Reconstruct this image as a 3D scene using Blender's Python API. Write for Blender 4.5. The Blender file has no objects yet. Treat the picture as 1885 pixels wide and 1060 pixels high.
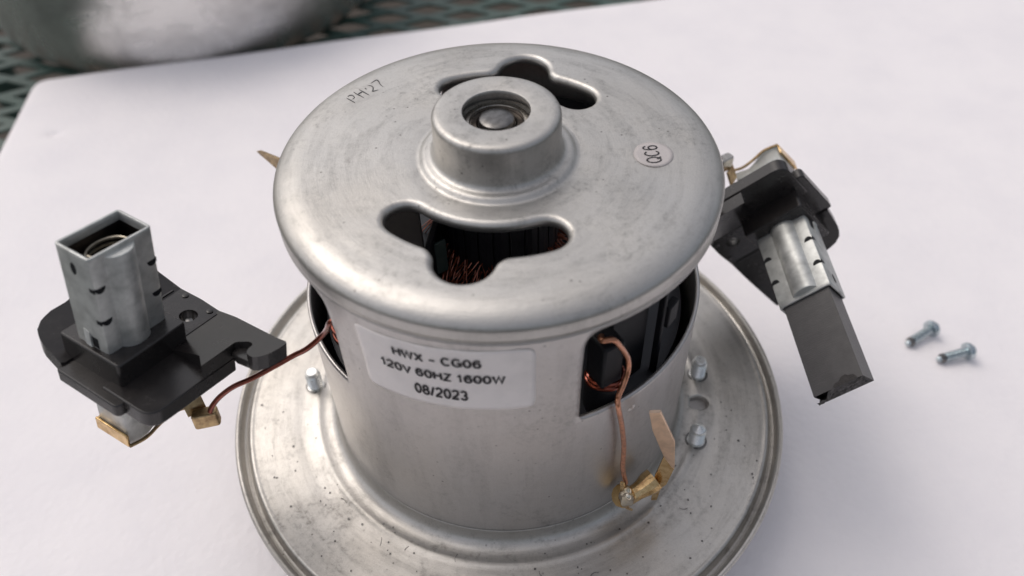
import bpy, bmesh, math, random
from mathutils import Vector, Matrix
from mathutils.geometry import delaunay_2d_cdt

# ------------------------------------------------------------------ camera, world, light
S = 0.001                      # everything below is written in millimetres
SC = bpy.context.scene
COL = SC.collection
random.seed(7)
R_ = math.radians

cam_d = bpy.data.cameras.new('camera')
cam = bpy.data.objects.new('camera', cam_d)
COL.objects.link(cam)
cx = Vector((0.99929, -0.03103, -0.02147)).normalized()
cf = Vector((0.00575, 0.68768, -0.72599)).normalized()
cu = cx.cross(cf).normalized()
M = Matrix((cx, cu, -cf)).transposed().to_4x4()
M.translation = Vector((0.88, -141.91, 190.26)) * S
cam.matrix_world = M
cam_d.sensor_width = 36
cam_d.lens = 36 * 1531.05 / 1885
cam_d.clip_start = 0.005
cam_d.clip_end = 60
cam_d.dof.use_dof = True
cam_d.dof.focus_distance = 0.190
cam_d.dof.aperture_fstop = 29.24 / 2.5
cam_d.dof.aperture_blades = 0
SC.camera = cam

SUN_EL, SUN_AZ = 57, 144      # azimuth of the sun measured from +x (degrees)
w = bpy.data.worlds.new('World')
SC.world = w
w.use_nodes = True
nt = w.node_tree
sky = nt.nodes.new('ShaderNodeTexSky')
sky.sky_type = 'NISHITA'
sky.sun_disc = False
sky.sun_elevation = R_(SUN_EL)
sky.sun_rotation = R_(90 - SUN_AZ)
sky.air_density = 1.0
sky.dust_density = 5.0
sky.ozone_density = 1.0
hs = nt.nodes.new('ShaderNodeHueSaturation')
hs.inputs['Saturation'].default_value = 0.5
bg = nt.nodes['Background']
bg.inputs['Strength'].default_value = 0.15
nt.links.new(sky.outputs[0], hs.inputs['Color'])
nt.links.new(hs.outputs[0], bg.inputs['Color'])

sun_d = bpy.data.lights.new('sun', 'SUN')
sun_d.energy = 0.5
sun_d.angle = R_(165)
sun_d.color = (1.0, 0.89, 0.83)
sun = bpy.data.objects.new('sun', sun_d)
COL.objects.link(sun)
sd = Vector((math.cos(R_(SUN_EL)) * math.cos(R_(SUN_AZ)), math.cos(R_(SUN_EL)) * math.sin(R_(SUN_AZ)), math.sin(R_(SUN_EL))))
sun.rotation_euler = sd.to_track_quat('Z', 'Y').to_euler()

SC.view_settings.view_transform = 'Standard'
SC.view_settings.look = 'None'
SC.view_settings.exposure = -0.22
SC.view_settings.gamma = 1.0
SC.cycles.max_bounces = 10

# ------------------------------------------------------------------ node helpers
class N:
    """small shorthand around a material node tree"""
    def __init__(s, name):
        s.m = bpy.data.materials.new(name)
        s.m.use_nodes = True
        s.t = s.m.node_tree
        s.b = s.t.nodes['Principled BSDF']
        s.tc = s.t.nodes.new('ShaderNodeTexCoord').outputs['Object']
    def link(s, a, b): s.t.links.new(a, b)
    def put(s, sock, v):
        if hasattr(v, 'is_output') or isinstance(v, bpy.types.NodeSocket): s.link(v, sock)
        else: sock.default_value = v
    def math(s, op, a, b=0.0):
        n = s.t.nodes.new('ShaderNodeMath'); n.operation = op
        s.put(n.inputs[0], a); s.put(n.inputs[1], b)
        return n.outputs[0]
    def noise(s, vec, scale, detail=4, rough=.55, dist=0.0):
        n = s.t.nodes.new('ShaderNodeTexNoise')
        s.link(vec, n.inputs['Vector'])
        n.inputs['Scale'].default_value = scale
        n.inputs['Detail'].default_value = detail
        n.inputs['Roughness'].default_value = rough
        n.inputs['Distortion'].default_value = dist
        return n.outputs[0]
    def voro(s, vec, scale, rnd=1.0):
        n = s.t.nodes.new('ShaderNodeTexVoronoi')
        s.link(vec, n.inputs['Vector'])
        n.inputs['Scale'].default_value = scale
        n.inputs['Randomness'].default_value = rnd
        return n.outputs['Distance']
    def ramp(s, fac, stops):
        n = s.t.nodes.new('ShaderNodeValToRGB')
        s.link(fac, n.inputs[0])
        e = n.color_ramp.elements
        while len(e) < len(stops): e.new(.5)
        for k, (p, c) in enumerate(stops):
            e[k].position = p
            e[k].color = (c, c, c, 1) if not isinstance(c, tuple) else (*c, 1)
        return n.outputs[0]
    def mix(s, fac, a, b, mode='MIX'):
        n = s.t.nodes.new('ShaderNodeMixRGB'); n.blend_type = mode
        s.put(n.inputs[0], fac)
        for k, v in ((1, a), (2, b)):
            if isinstance(v, tuple): n.inputs[k].default_value = (*v, 1)
            else: s.link(v, n.inputs[k])
        return n.outputs[0]
    def scale(s, vec, sx, sy, sz):
        n = s.t.nodes.new('ShaderNodeMapping')
        s.link(vec, n.inputs[0])
        n.inputs['Scale'].default_value = (sx, sy, sz)
        return n.outputs[0]
    def polar(s, kr, ka, kz):
        """(r*kr, angle*ka, z*kz) with metres in"""
        sp = s.t.nodes.new('ShaderNodeSeparateXYZ'); s.link(s.tc, sp.inputs[0])
        x, y, z = sp.outputs
        r = s.math('SQRT', s.math('ADD', s.math('MULTIPLY', x, x), s.math('MULTIPLY', y, y)))
        a = s.math('ARCTAN2', y, x)
        cb = s.t.nodes.new('ShaderNodeCombineXYZ')
        # angle as a circle so that there is no seam
        s.link(s.math('MULTIPLY', r, kr), cb.inputs[2])
        s.link(s.math('ADD', s.math('MULTIPLY', s.math('COSINE', a), ka), s.math('MULTIPLY', z, kz)), cb.inputs[0])
        s.link(s.math('ADD', s.math('MULTIPLY', s.math('SINE', a), ka), s.math('MULTIPLY', z, kz)), cb.inputs[1])
        return cb.outputs[0]
    def bump(s, h, strength=.2, dist=.0002, prev=None):
        n = s.t.nodes.new('ShaderNodeBump')
        n.inputs['Strength'].default_value = strength
        n.inputs['Distance'].default_value = dist
        s.link(h, n.inputs['Height'])
        if prev: s.link(prev, n.inputs['Normal'])
        return n.outputs[0]
    def set(s, **k):
        for a, v in k.items():
            nm = {'color': 'Base Color', 'rough': 'Roughness', 'metal': 'Metallic', 'normal': 'Normal', 'spec': 'Specular IOR Level',
                  'sheen': 'Sheen Weight', 'sss': 'Subsurface Weight', 'coat': 'Coat Weight', 'aniso': 'Anisotropic'}[a]
            if isinstance(v, tuple): v = (*v, 1)
            s.put(s.b.inputs[nm], v)
        return s.m

def galvanised(name, base, dark, kind='polar', rough=.36, wear=1.0):
    n = N(name)
    if kind == 'polar':                      # rubbed in circles round the axis
        streak = n.noise(n.polar(300, 2.4, 0), 1.0, 6, .65, .4)
        fine = n.noise(n.polar(2600, 7, 0), 1.0, 4, .65)
    else:                                    # drawn lines along the axis
        streak = n.noise(n.scale(n.tc, 190, 190, 36), 1.0, 6, .65, .3)
        fine = n.noise(n.scale(n.tc, 2600, 2600, 70), 1.0, 4, .65)
    blot = n.noise(n.tc, 62, 7, .68, .8)
    mott = n.noise(n.tc, 620, 6, .75, .3)
    grain = n.noise(n.tc, 3200, 3, .7)
    f1 = n.ramp(streak, [(.47, 0.0), (.66, 1.0)])
    f2 = n.ramp(blot, [(.50, 0.0), (.66, 1.0)])
    spk = n.ramp(mott, [(.47, 0.0), (.66, 1.0)])
    f = n.math('MULTIPLY', n.math('MULTIPLY', f1, n.math('ADD', .55, n.math('MULTIPLY', spk, .45))), .62 * wear)
    f = n.math('ADD', f, n.math('MULTIPLY', n.math('MULTIPLY', f2, spk), .60 * wear))
    f = n.math('ADD', f, n.math('MULTIPLY', n.ramp(grain, [(.5, 0.0), (.75, 1.0)]), .30))
    f = n.math('ADD', f, n.math('MULTIPLY', spk, .10))
    f = n.math('MINIMUM', f, 1.0)
    c = n.mix(f, base, dark)
    warm = n.ramp(n.noise(n.tc, 34, 3, .5), [(.42, 0.0), (.66, 1.0)])
    c = n.mix(n.math('MULTIPLY', warm, .25), c, n.mix(f, (base[0] * .97, base[1] * .90, base[2] * .80), dark))
    v = n.voro(n.tc, 380)
    pit = n.ramp(v, [(.06, 1.0), (.13, 0.0)])
    pitm = n.ramp(n.noise(n.tc, 110, 3), [(.50, 0.0), (.58, 1.0)])
    c = n.mix(n.math('MULTIPLY', n.math('MULTIPLY', pit, pitm), .6), c, (.06, .05, .045))
    # hairline scratches
    sc = n.noise(n.scale(n.tc, 900, 60, 300), 1.0, 2, .4, 1.5)
    scr = n.ramp(sc, [(.495, 0.0), (.5, 1.0), (.505, 0.0)])
    scm = n.ramp(n.noise(n.tc, 45, 2), [(.52, 0.0), (.60, 1.0)])
    c = n.mix(n.math('MULTIPLY', n.math('MULTIPLY', scr, scm), .35), c, (.75, .74, .72))
    r = n.math('ADD', rough - .09, n.math('MULTIPLY', n.math('ADD', n.math('MULTIPLY', f2, .45), n.math('MULTIPLY', mott, .75)), .19))
    h = n.math('ADD', n.math('MULTIPLY', grain, .5), n.math('MULTIPLY', fine, .6))
    h = n.math('ADD', h, n.math('MULTIPLY', mott, .8))
    b1 = n.bump(n.noise(n.tc, 75, 3, .5), .16, .0012)
    return n.set(color=c, rough=r, metal=.86, spec=.4, normal=n.bump(h, .26, .0002, b1))

def plain_metal(name, col, rough=.3, var=.25, scale=500, bump=.12, dark=None):
    n = N(name)
    t = n.noise(n.tc, scale, 5, .6)
    c = n.mix(n.ramp(t, [(.40, 0.0), (.72, 1.0)]), col, dark or tuple(v * (1 - var * 1.6) for v in col))
    r = n.math('ADD', rough - .06, n.math('MULTIPLY', t, .16))
    return n.set(color=c, rough=r, metal=1.0, normal=n.bump(n.noise(n.tc, scale * 4, 3), bump, .0002))

def plastic(name, col, rough=.42, bump=.25, scale=900, dust=.12):
    n = N(name)
    t = n.noise(n.tc, scale * .2, 5, .65)
    fine = n.noise(n.tc, scale * 3, 3, .6)
    c = n.mix(n.math('MULTIPLY', n.ramp(t, [(.45, 0.0), (.75, 1.0)]), dust), col, (.30, .27, .24))
    r = n.math('ADD', rough - .08, n.math('MULTIPLY', t, .2))
    return n.set(color=c, rough=r, spec=.5, normal=n.bump(fine, bump, .00012))

MT = {}
MT['can_top'] = galvanised('galvanised_steel_spun', (.53, .515, .49), (.29, .28, .265), rough=.41)
MT['can_wall'] = galvanised('galvanised_steel_drawn', (.525, .505, .49), (.31, .295, .28), 'axial', .38, .7)
MT['flange'] = galvanised('galvanised_steel_flange', (.54, .52, .49), (.28, .265, .245), 'polar', .39)
MT['tube'] = plain_metal('zinc_sheet_tube', (.60, .61, .59), .46, .24, 260, .10)
MT['tube'].node_tree.nodes['Principled BSDF'].inputs['Metallic'].default_value = .62
MT['zinc'] = plain_metal('bright_zinc', (.86, .87, .85), .27, .10, 900, .06)
MT['zinc'].node_tree.nodes['Principled BSDF'].inputs['Metallic'].default_value = .8
MT['zinc_blue'] = plain_metal('blue_zinc', (.55, .62, .65), .24, .2, 900, .06)
MT['brass'] = plain_metal('brass', (.78, .55, .28), .22, .30, 420, .22, (.42, .24, .08))
MT['brass_dull'] = plain_metal('dull_brass', (.55, .40, .22), .36, .35, 500, .12, (.22, .14, .08))
MT['brass_pink'] = plain_metal('coppery_brass', (.83, .60, .43), .42, .16, 300, .08)
MT['solder'] = plain_metal('solder', (.72, .66, .55), .14, .3, 300, .25, (.45, .32, .16))
MT['steel_dark'] = plain_metal('dark_steel', (.20, .195, .19), .30, .3, 700, .1)
MT['bearing'] = plain_metal('bearing_steel', (.50, .47, .43), .24, .25, 700, .08)
MT['bushing'] = plain_metal('dark_bearing_seal', (.10, .085, .075), .35, .3, 700, .1)
MT['sleeve'] = plain_metal('dark_tube_shade', (.085, .075, .068), .42, .3, 300, .12)  # near-black tone stands for the shade inside the brush tubes
MT['spring'] = plain_metal('spring_wire', (.36, .33, .27), .3, .3, 800, .1)
MT['plastic'] = plastic('black_phenolic', (.021, .0185, .018), .23, .16, 900, .05)
MT['plastic_in'] = plastic('black_nylon', (.008, .0085, .011), .5, .2, 900, .02)
MT['grey_plate'] = plastic('grey_brown_plate', (.085, .075, .07), .5, .2)
MT['paper'] = plastic('insulating_paper', (.05, .075, .068), .6, .2)
MT['bar'] = plastic('commutator_bar', (.018, .018, .022), .34, .15, 900, .03)
MT['core'] = plastic('core_lamination', (.016, .018, .024), .45, .3, 900, .03)
MT['ink'] = plastic('black_ink', (.014, .012, .014), .6, .1, 900, 0)

def copper(name, col, rough):
    n = N(name)
    t = n.noise(n.tc, 900, 3)
    c = n.mix(n.ramp(t, [(.4, 0.0), (.7, 1.0)]), col, tuple(v * .6 for v in col))
    return n.set(color=c, rough=rough, metal=.85, coat=.6)
MT['wire_red'] = copper('red_enamel_wire', (.25, .055, .03), .28)
MT['wire_copper'] = copper('copper_wire', (.62, .27, .15), .34)
MT['wire_fine'] = copper('fine_copper_wire', (.30, .085, .045), .3)

def carbon():
    n = N('graphite')
    t = n.noise(n.tc, 300, 6, .7)
    saw = n.noise(n.scale(n.tc, 200, 700, 5200), 1.0, 2, .5)
    c = n.mix(t, (.054, .051, .051), (.115, .109, .108))
    return n.set(color=c, rough=n.math('ADD', .34, n.math('MULTIPLY', t, .2)), spec=.6,
                 normal=n.bump(n.math('ADD', n.math('MULTIPLY', saw, .7), n.noise(n.tc, 3000, 3)), .35, .0002))
MT['carbon'] = carbon()
def graphite_break():
    n = N('graphite_fracture')
    t = n.noise(n.tc, 700, 6, .75)
    return n.set(color=n.mix(t, (.03, .027, .026), (.10, .09, .085)), rough=.55, normal=n.bump(t, 1.0, .0012))
MT['fracture'] = graphite_break()

def label_paper(name, col):
    n = N(name)
    t = n.noise(n.tc, 160, 5, .6)
    c = n.mix(n.ramp(t, [(.45, 0.0), (.75, 1.0)]), col, tuple(v * .9 for v in col))
    return n.set(color=c, rough=.42, spec=.4, normal=n.bump(n.noise(n.tc, 260, 3), .12, .0006))
MT['label'] = label_paper('label_vinyl', (.90, .84, .81))
MT['qc'] = label_paper('qc_paper', (.52, .48, .465))

def foam_mat():
    n = N('white_foam')
    cell = n.voro(n.tc, 420)
    lump = n.noise(n.tc, 330, 5, .65)
    big = n.noise(n.tc, 35, 4, .6)
    c = n.mix(n.ramp(big, [(.4, 0.0), (.7, 1.0)]), (.90, .862, .868), (.855, .82, .835))
    h = n.math('ADD', n.math('MULTIPLY', lump, 1.0), n.math('MULTIPLY', cell, .55))
    b1 = n.bump(big, .07, .004)
    return n.set(color=c, rough=.62, spec=.35, sss=0.0, normal=n.bump(h, .30, .0007, b1))
MT['foam'] = foam_mat()

def green_paint():
    n = N('green_powder_coat')
    t = n.noise(n.tc, 60, 5, .65)
    c = n.mix(n.ramp(t, [(.45, 0.0), (.75, 1.0)]), (.035, .075, .06), (.085, .115, .10))
    return n.set(color=c, rough=.45, normal=n.bump(n.noise(n.tc, 900, 3), .2, .0003))
MT['green'] = green_paint()
MT['plastic_in'].node_tree.nodes['Principled BSDF'].inputs['Specular IOR Level'].default_value = .22
def paving():
    n = N('shade_dark_paving')
    t = n.noise(n.tc, 3.0, 8, .65)
    f = n.noise(n.tc, 60, 5, .7)
    c = n.mix(t, (.022, .018, .014), (.045, .035, .026))  # ground tone darkened to stand for shade under the mesh table
    c = n.mix(n.math('MULTIPLY', f, .35), c, (.10, .07, .045))
    return n.set(color=c, rough=.8, normal=n.bump(f, .4, .004))
MT['paving'] = paving()
def pot_metal():
    n = N('worn_stainless_steel')
    t = n.noise(n.polar(60, 1.2, 900), 1.0, 4, .6)
    sm = n.noise(n.tc, 26, 5, .65, .8)
    c = n.mix(n.ramp(sm, [(.42, 0.0), (.72, 1.0)]), (.80, .79, .77), (.45, .44, .43))
    return n.set(color=c, rough=n.math('ADD', .16, n.math('MULTIPLY', sm, .25)), metal=1.0,
                 normal=n.bump(n.math('ADD', t, n.math('MULTIPLY', sm, 3.0)), .22, .0012))
MT['pot'] = pot_metal()

# ------------------------------------------------------------------ mesh helpers (mm in, metres out)
def link(o):
    COL.objects.link(o); return o

def mesh_obj(name, verts, faces, mat, parent=None, smooth=False, sharp=None, matrix=None):
    me = bpy.data.meshes.new(name)
    me.from_pydata([Vector(v) * S for v in verts], [], faces)
    me.update()
    o = bpy.data.objects.new(name, me)
    link(o)
    if mat: me.materials.append(MT[mat])
    if smooth:
        for p in me.polygons: p.use_smooth = True
        if sharp is not None: me.set_sharp_from_angle(angle=R_(sharp))
    if parent is not None:
        o.parent = parent
        if parent.type == 'EMPTY' and parent.get('base') : o.location = -Vector(parent['base'])
    if matrix is not None: o.matrix_local = matrix
    return o

class MB:
    def __init__(s): s.v = []; s.f = []
    def add(s, vs, fs):
        k = len(s.v); s.v += [tuple(v) for v in vs]; s.f += [tuple(i + k for i in f) for f in fs]; return s
    def box(s, x0, x1, y0, y1, z0, z1):
        vs = [(x, y, z) for z in (z0, z1) for y in (y0, y1) for x in (x0, x1)]
        return s.add(vs, [(0, 2, 3, 1), (4, 5, 7, 6), (0, 1, 5, 4), (2, 6, 7, 3), (0, 4, 6, 2), (1, 3, 7, 5)])
    def lathe(s, prof, n=64, closed=False, c=(0, 0, 0)):
        vs = []
        for r, z in prof:
            for k in range(n):
                a = 2 * math.pi * k / n
                vs.append((c[0] + r * math.cos(a), c[1] + r * math.sin(a), c[2] + z))
        fs = []
        m = len(prof)
        for i in range(m if closed else m - 1):
            j = (i + 1) % m
            for k in range(n):
                l = (k + 1) % n
                fs.append((i * n + k, i * n + l, j * n + l, j * n + k))
        return s.add(vs, fs)
    def disc(s, r, z, n=64, c=(0, 0, 0), up=True):
        vs = [(c[0] + r * math.cos(2 * math.pi * k / n), c[1] + r * math.sin(2 * math.pi * k / n), c[2] + z) for k in range(n)]
        f = tuple(range(n))
        return s.add(vs, [f if up else f[::-1]])
    def tube(s, pts, r, n=10, cap=True):
        pts = [Vector(p) for p in pts]
        rr = r if isinstance(r, (list, tuple)) else [r] * len(pts)
        vs, fs = [], []
        prev = None
        for i, p in enumerate(pts):
            t = (pts[min(i + 1, len(pts) - 1)] - pts[max(i - 1, 0)]).normalized()
            if prev is None:
                a = Vector((0, 0, 1)) if abs(t.z) < .9 else Vector((1, 0, 0))
                u = t.cross(a).normalized()
            else:
                u = (prev - t * prev.dot(t)).normalized()
            prev = u
            q = t.cross(u)
            for k in range(n):
                an = 2 * math.pi * k / n
                vs.append(p + (u * math.cos(an) + q * math.sin(an)) * rr[i])
        for i in range(len(pts) - 1):
            for k in range(n):
                l = (k + 1) % n
                fs.append((i * n + k, i * n + l, (i + 1) * n + l, (i + 1) * n + k))
        if cap:
            fs.append(tuple(range(n))[::-1]); fs.append(tuple((len(pts) - 1) * n + k for k in range(n)))
        return s.add(vs, fs)
    def prism(s, poly, z0, z1):
        """straight or height-mapped prism: z0/z1 numbers or functions of (x, y)"""
        f0 = z0 if callable(z0) else (lambda x, y: z0)
        f1 = z1 if callable(z1) else (lambda x, y: z1)
        n = len(poly)
        vs = [(x, y, f0(x, y)) for x, y in poly] + [(x, y, f1(x, y)) for x, y in poly]
        fs = [tuple(range(n))[::-1], tuple(range(n, 2 * n))]
        fs += [(k, (k + 1) % n, n + (k + 1) % n, n + k) for k in range(n)]
        return s.add(vs, fs)
    def build(s, name, mat, parent=None, smooth=False, sharp=35, bevel=0, seg=2, **k):
        o = mesh_obj(name, s.v, s.f, mat, parent, smooth, sharp, **k)
        if bevel:
            b = o.modifiers.new('bevel', 'BEVEL'); b.width = bevel * S; b.segments = seg; b.limit_method = 'ANGLE'; b.angle_limit = R_(40)
            b.harden_normals = False
            for p in o.data.polygons: p.use_smooth = True
            o.data.set_sharp_from_angle(angle=R_(60))
        return o

def spline(pts, k=6):
    P = [Vector(p) for p in pts]
    out = []
    for i in range(len(P) - 1):
        a, b, c, d = P[max(i - 1, 0)], P[i], P[i + 1], P[min(i + 2, len(P) - 1)]
        for j in range(k):
            t = j / k
            out.append(.5 * ((2 * b) + (c - a) * t + (2 * a - 5 * b + 4 * c - d) * t * t + (3 * b - a - 3 * c + d) * t ** 3))
    out.append(P[-1])
    return out

def arc(cx_, cy_, r, a0, a1, n):
    return [(cx_ + r * math.cos(R_(a0 + (a1 - a0) * k / n)), cy_ + r * math.sin(R_(a0 + (a1 - a0) * k / n))) for k in range(n + 1)]

def round_poly(poly, r, n=5):
    """round each corner of a polygon; r one number or one per corner"""
    out = []
    m = len(poly)
    for i in range(m):
        p = Vector(poly[i]); a = Vector(poly[i - 1]); b = Vector(poly[(i + 1) % m])
        ri = r[i] if isinstance(r, (list, tuple)) else r
        if ri <= 0: out.append(tuple(p)); continue
        da, db = (a - p), (b - p)
        t = min(ri, da.length * .48, db.length * .48)
        p0, p1 = p + da.normalized() * t, p + db.normalized() * t
        for k in range(n + 1):
            s_ = k / n
            out.append(tuple(p0 * (1 - s_) ** 2 + p * 2 * s_ * (1 - s_) + p1 * s_ ** 2))
    return out

def offset_poly(poly, d):
    """move a ccw outline outward by d"""
    m = len(poly); out = []
    for i in range(m):
        a, p, b = Vector(poly[i - 1]), Vector(poly[i]), Vector(poly[(i + 1) % m])
        t1, t2 = (p - a), (b - p)
        if t1.length < 1e-9: t1 = t2
        if t2.length < 1e-9: t2 = t1
        t1 = t1.normalized(); t2 = t2.normalized()
        n1, n2 = Vector((t1.y, -t1.x)), Vector((t2.y, -t2.x))
        q = (n1 + n2)
        q = q.normalized() if q.length > 1e-6 else n1
        c = max(.5, q.dot(n1))
        out.append(tuple(p + q * d / c))
    return out

def resample(poly, step):
    P = [Vector(p) for p in poly]; out = []
    L = 0; seg = []
    for i in range(len(P)):
        d = (P[(i + 1) % len(P)] - P[i]).length; seg.append(d); L += d
    n = max(8, int(L / step)); i = 0; acc = 0
    for k in range(n):
        t = L * k / n
        while acc + seg[i] < t - 1e-9: acc += seg[i]; i += 1
        u = (t - acc) / max(seg[i], 1e-9)
        out.append(tuple(P[i].lerp(P[(i + 1) % len(P)], u)))
    return out

def smooth_poly(poly, it=2):
    for _ in range(it):
        m = len(poly)
        poly = [tuple((Vector(poly[i - 1]) + 2 * Vector(poly[i]) + Vector(poly[(i + 1) % m])) / 4) for i in range(m)]
    return poly

def inside(p, poly):
    x, y = p; c = False; j = len(poly) - 1
    for i in range(len(poly)):
        if (poly[i][1] > y) != (poly[j][1] > y) and x < (poly[j][0] - poly[i][0]) * (y - poly[i][1]) / (poly[j][1] - poly[i][1]) + poly[i][0]: c = not c
        j = i
    return c

def fill_sheet(outer, holes, grid):
    """triangulate between closed outlines; outer/holes are point lists, grid free points"""
    pts, edges = [], []
    for loop in outer + holes:
        k = len(pts); pts += [Vector(p) for p in loop]
        edges += [(k + i, k + (i + 1) % len(loop)) for i in range(len(loop))]
    pts += [Vector(g) for g in grid]
    v, e, f, *_ = delaunay_2d_cdt(pts, edges, [], 0, 1e-7)
    fs = []
    for t in f:
        c = sum((v[i] for i in t), Vector((0, 0))) / len(t)
        ok = inside(c, outer[0]) and not any(inside(c, o) for o in outer[1:]) and not any(inside(c, h) for h in holes)
        if ok: fs.append(tuple(t))
    return [tuple(p) for p in v], fs

def root(name, label, cat, base=(0, 0, 0), group=None, matrix=None):
    o = bpy.data.objects.new(name, None)
    o.empty_display_size = .01
    link(o)
    o['label'] = label; o['category'] = cat
    if group: o['group'] = group
    b = Vector(base) * S
    if matrix is None:
        o.location = b; o['base'] = tuple(b)
    else: o.matrix_world = matrix
    return o

def glyph(ch):
    """skeleton strokes of a plain sans letter in a cell, height 1; returns (width, strokes)"""
    def el(cx_, cy_, rx, ry, a0, a1, n=18):
        return [(cx_ + rx * math.cos(R_(a0 + (a1 - a0) * k / n)), cy_ + ry * math.sin(R_(a0 + (a1 - a0) * k / n))) for k in range(n + 1)]
    O = el(.29, .5, .26, .5, 0, 360, 30)
    g = {
        'H': (.66, [[(.04, 0), (.04, 1)], [(.62, 0), (.62, 1)], [(.04, .52), (.62, .52)]]),
        'W': (.92, [[(.0, 1), (.22, 0), (.46, .98), (.70, 0), (.92, 1)]]),
        'X': (.64, [[(.02, 1), (.62, 0)], [(.62, 1), (.02, 0)]]),
        'V': (.64, [[(.0, 1), (.32, 0), (.64, 1)]]),
        'Z': (.58, [[(.04, 1), (.55, 1), (.02, 0), (.57, 0)]]),
        '-': (.62, [[(.06, .40), (.56, .40)]]),
        '/': (.30, [[(.0, -.03), (.30, 1.03)]]),
        'C': (.68, [el(.36, .5, .33, .5, 42, 318, 26)]),
        'G': (.72, [el(.36, .5, .33, .5, 42, 335, 26) + [(.68, .47), (.40, .47)], [(.68, .40), (.68, .0)]]),
        'Q': (.76, [el(.38, .5, .35, .5, 0, 360, 32), [(.46, .26), (.74, -.06)]]),
        '0': (.58, [O]),
        '1': (.44, [[(.08, .76), (.20, .82), (.30, 1.0), (.30, 0)]]),
        '2': (.58, [el(.29, .71, .25, .29, 165, -25, 16) + [(.38, .42), (.12, .18), (.04, 0), (.56, 0)]]),
        '3': (.58, [el(.28, .745, .22, .255, 160, -90, 14), el(.28, .255, .26, .255, 90, -160, 16)]),
        '6': (.58, [[(.53, .80)] + el(.31, .70, .23, .30, 40, 100, 5) + el(.31, .48, .27, .52, 110, 180, 7) + [(.04, .36)], el(.30, .31, .25, .31, 0, 360, 24)]),
        '8': (.58, [el(.29, .75, .21, .25, 0, 360, 22), el(.29, .265, .26, .265, 0, 360, 24)]),
    }
    return g[ch]

def text_mesh(body, bold=.17, gap=.20):
    """flat lettering from stroke ribbons with mitred joints"""
    vs, fs, x = [], [], 0.0
    for ch in body:
        if ch == ' ': x += .30; continue
        wd_, strokes = glyph(ch)
        for st in strokes:
            q = [Vector((px + x, py)) for px, py in st]
            closed = (q[0] - q[-1]).length < 1e-6
            if closed: q = q[:-1]
            m_ = len(q); base = len(vs)
            for i in range(m_):
                a = q[i - 1] if (i > 0 or closed) else None
                b = q[(i + 1) % m_] if (i < m_ - 1 or closed) else None
                t1 = (q[i] - a).normalized() if a is not None else None
                t2 = (b - q[i]).normalized() if b is not None else None
                if t1 is None: t1 = t2
                if t2 is None: t2 = t1
                n1, n2 = Vector((-t1.y, t1.x)), Vector((-t2.y, t2.x))
                nn = n1 + n2
                nn = nn.normalized() if nn.length > .2 else n1
                k_ = min(1 / max(.35, nn.dot(n1)), 1.9)
                p = q[i]
                if not closed and i == 0: p = p - t1 * 0
                vs.append((*(p + nn * bold / 2 * k_), 0)); vs.append((*(p - nn * bold / 2 * k_), 0))
            cnt = m_ if closed else m_ - 1
            for i in range(cnt):
                a, b = base + 2 * i, base + 2 * ((i + 1) % m_)
                fs.append((a, a + 1, b + 1, b))
        x += wd_ + gap
    return vs, fs

# ------------------------------------------------------------------ setting: ground, table, foam board, pot
ZF = -24.0                     # top of the foam board
ZT = ZF - 13.0                 # top of the mesh table
gd = mesh_obj('ground', [(-30000, -30000, -760), (30000, -30000, -760), (30000, 30000, -760), (-30000, 30000, -760)], [(0, 1, 2, 3)], 'paving')
gd['kind'] = 'structure'

tb = root('patio_table', 'dark green expanded metal mesh patio table under the white foam board', 'table', (-40, 120, -760))
mb = MB()
LW, SW = 42.0, 16.0
x0, x1, y0, y1 = -520, 480, -260, 640
nr = int((y1 - y0) / (SW / 2)); nc = int((x1 - x0) / (LW / 2))
for j in range(nr):
    vs, fs = [], []
    for i in range(nc + 1):
        x = x0 + i * LW / 2
        sgn = 1 if (i + j) % 2 == 0 else -1
        y = y0 + j * SW / 2 + sgn * SW / 4 * .92
        tz = ZT + sgn * .5
        wd = 2.4 + random.uniform(-.1, .1)
        vs += [(x, y - wd, tz - 1.3), (x, y + wd, tz - 1.3), (x, y + wd, tz + .2), (x, y - wd, tz)]
    for i in range(nc):
        a, b = i * 4, i * 4 + 4
        fs += [(a + k, a + (k + 1) % 4, b + (k + 1) % 4, b + k) for k in range(4)]
    mb.add(vs, fs)
o = mb.build('mesh_top', 'green', tb); o['kind'] = 'stuff'
mb = MB()
mb.box(x0, x1, y1, y1 + 25, ZT - 26, ZT + 1).box(x0, x1, y0 - 25, y0, ZT - 26, ZT + 1).box(x0 - 25, x0, y0 - 25, y1 + 25, ZT - 26, ZT + 1).box(x1, x1 + 25, y0 - 25, y1 + 25, ZT - 26, ZT + 1)
mb.build('rim_frame', 'green', tb, bevel=3)
for lx, ly in ((x0 - 12, y0 - 12), (x1 + 12, y0 - 12), (x0 - 12, y1 + 12), (x1 + 12, y1 + 12)):
    MB().tube([(lx, ly, -759), (lx, ly, ZT - 26)], 15, 16).build('leg', 'green', tb, smooth=True)

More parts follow.
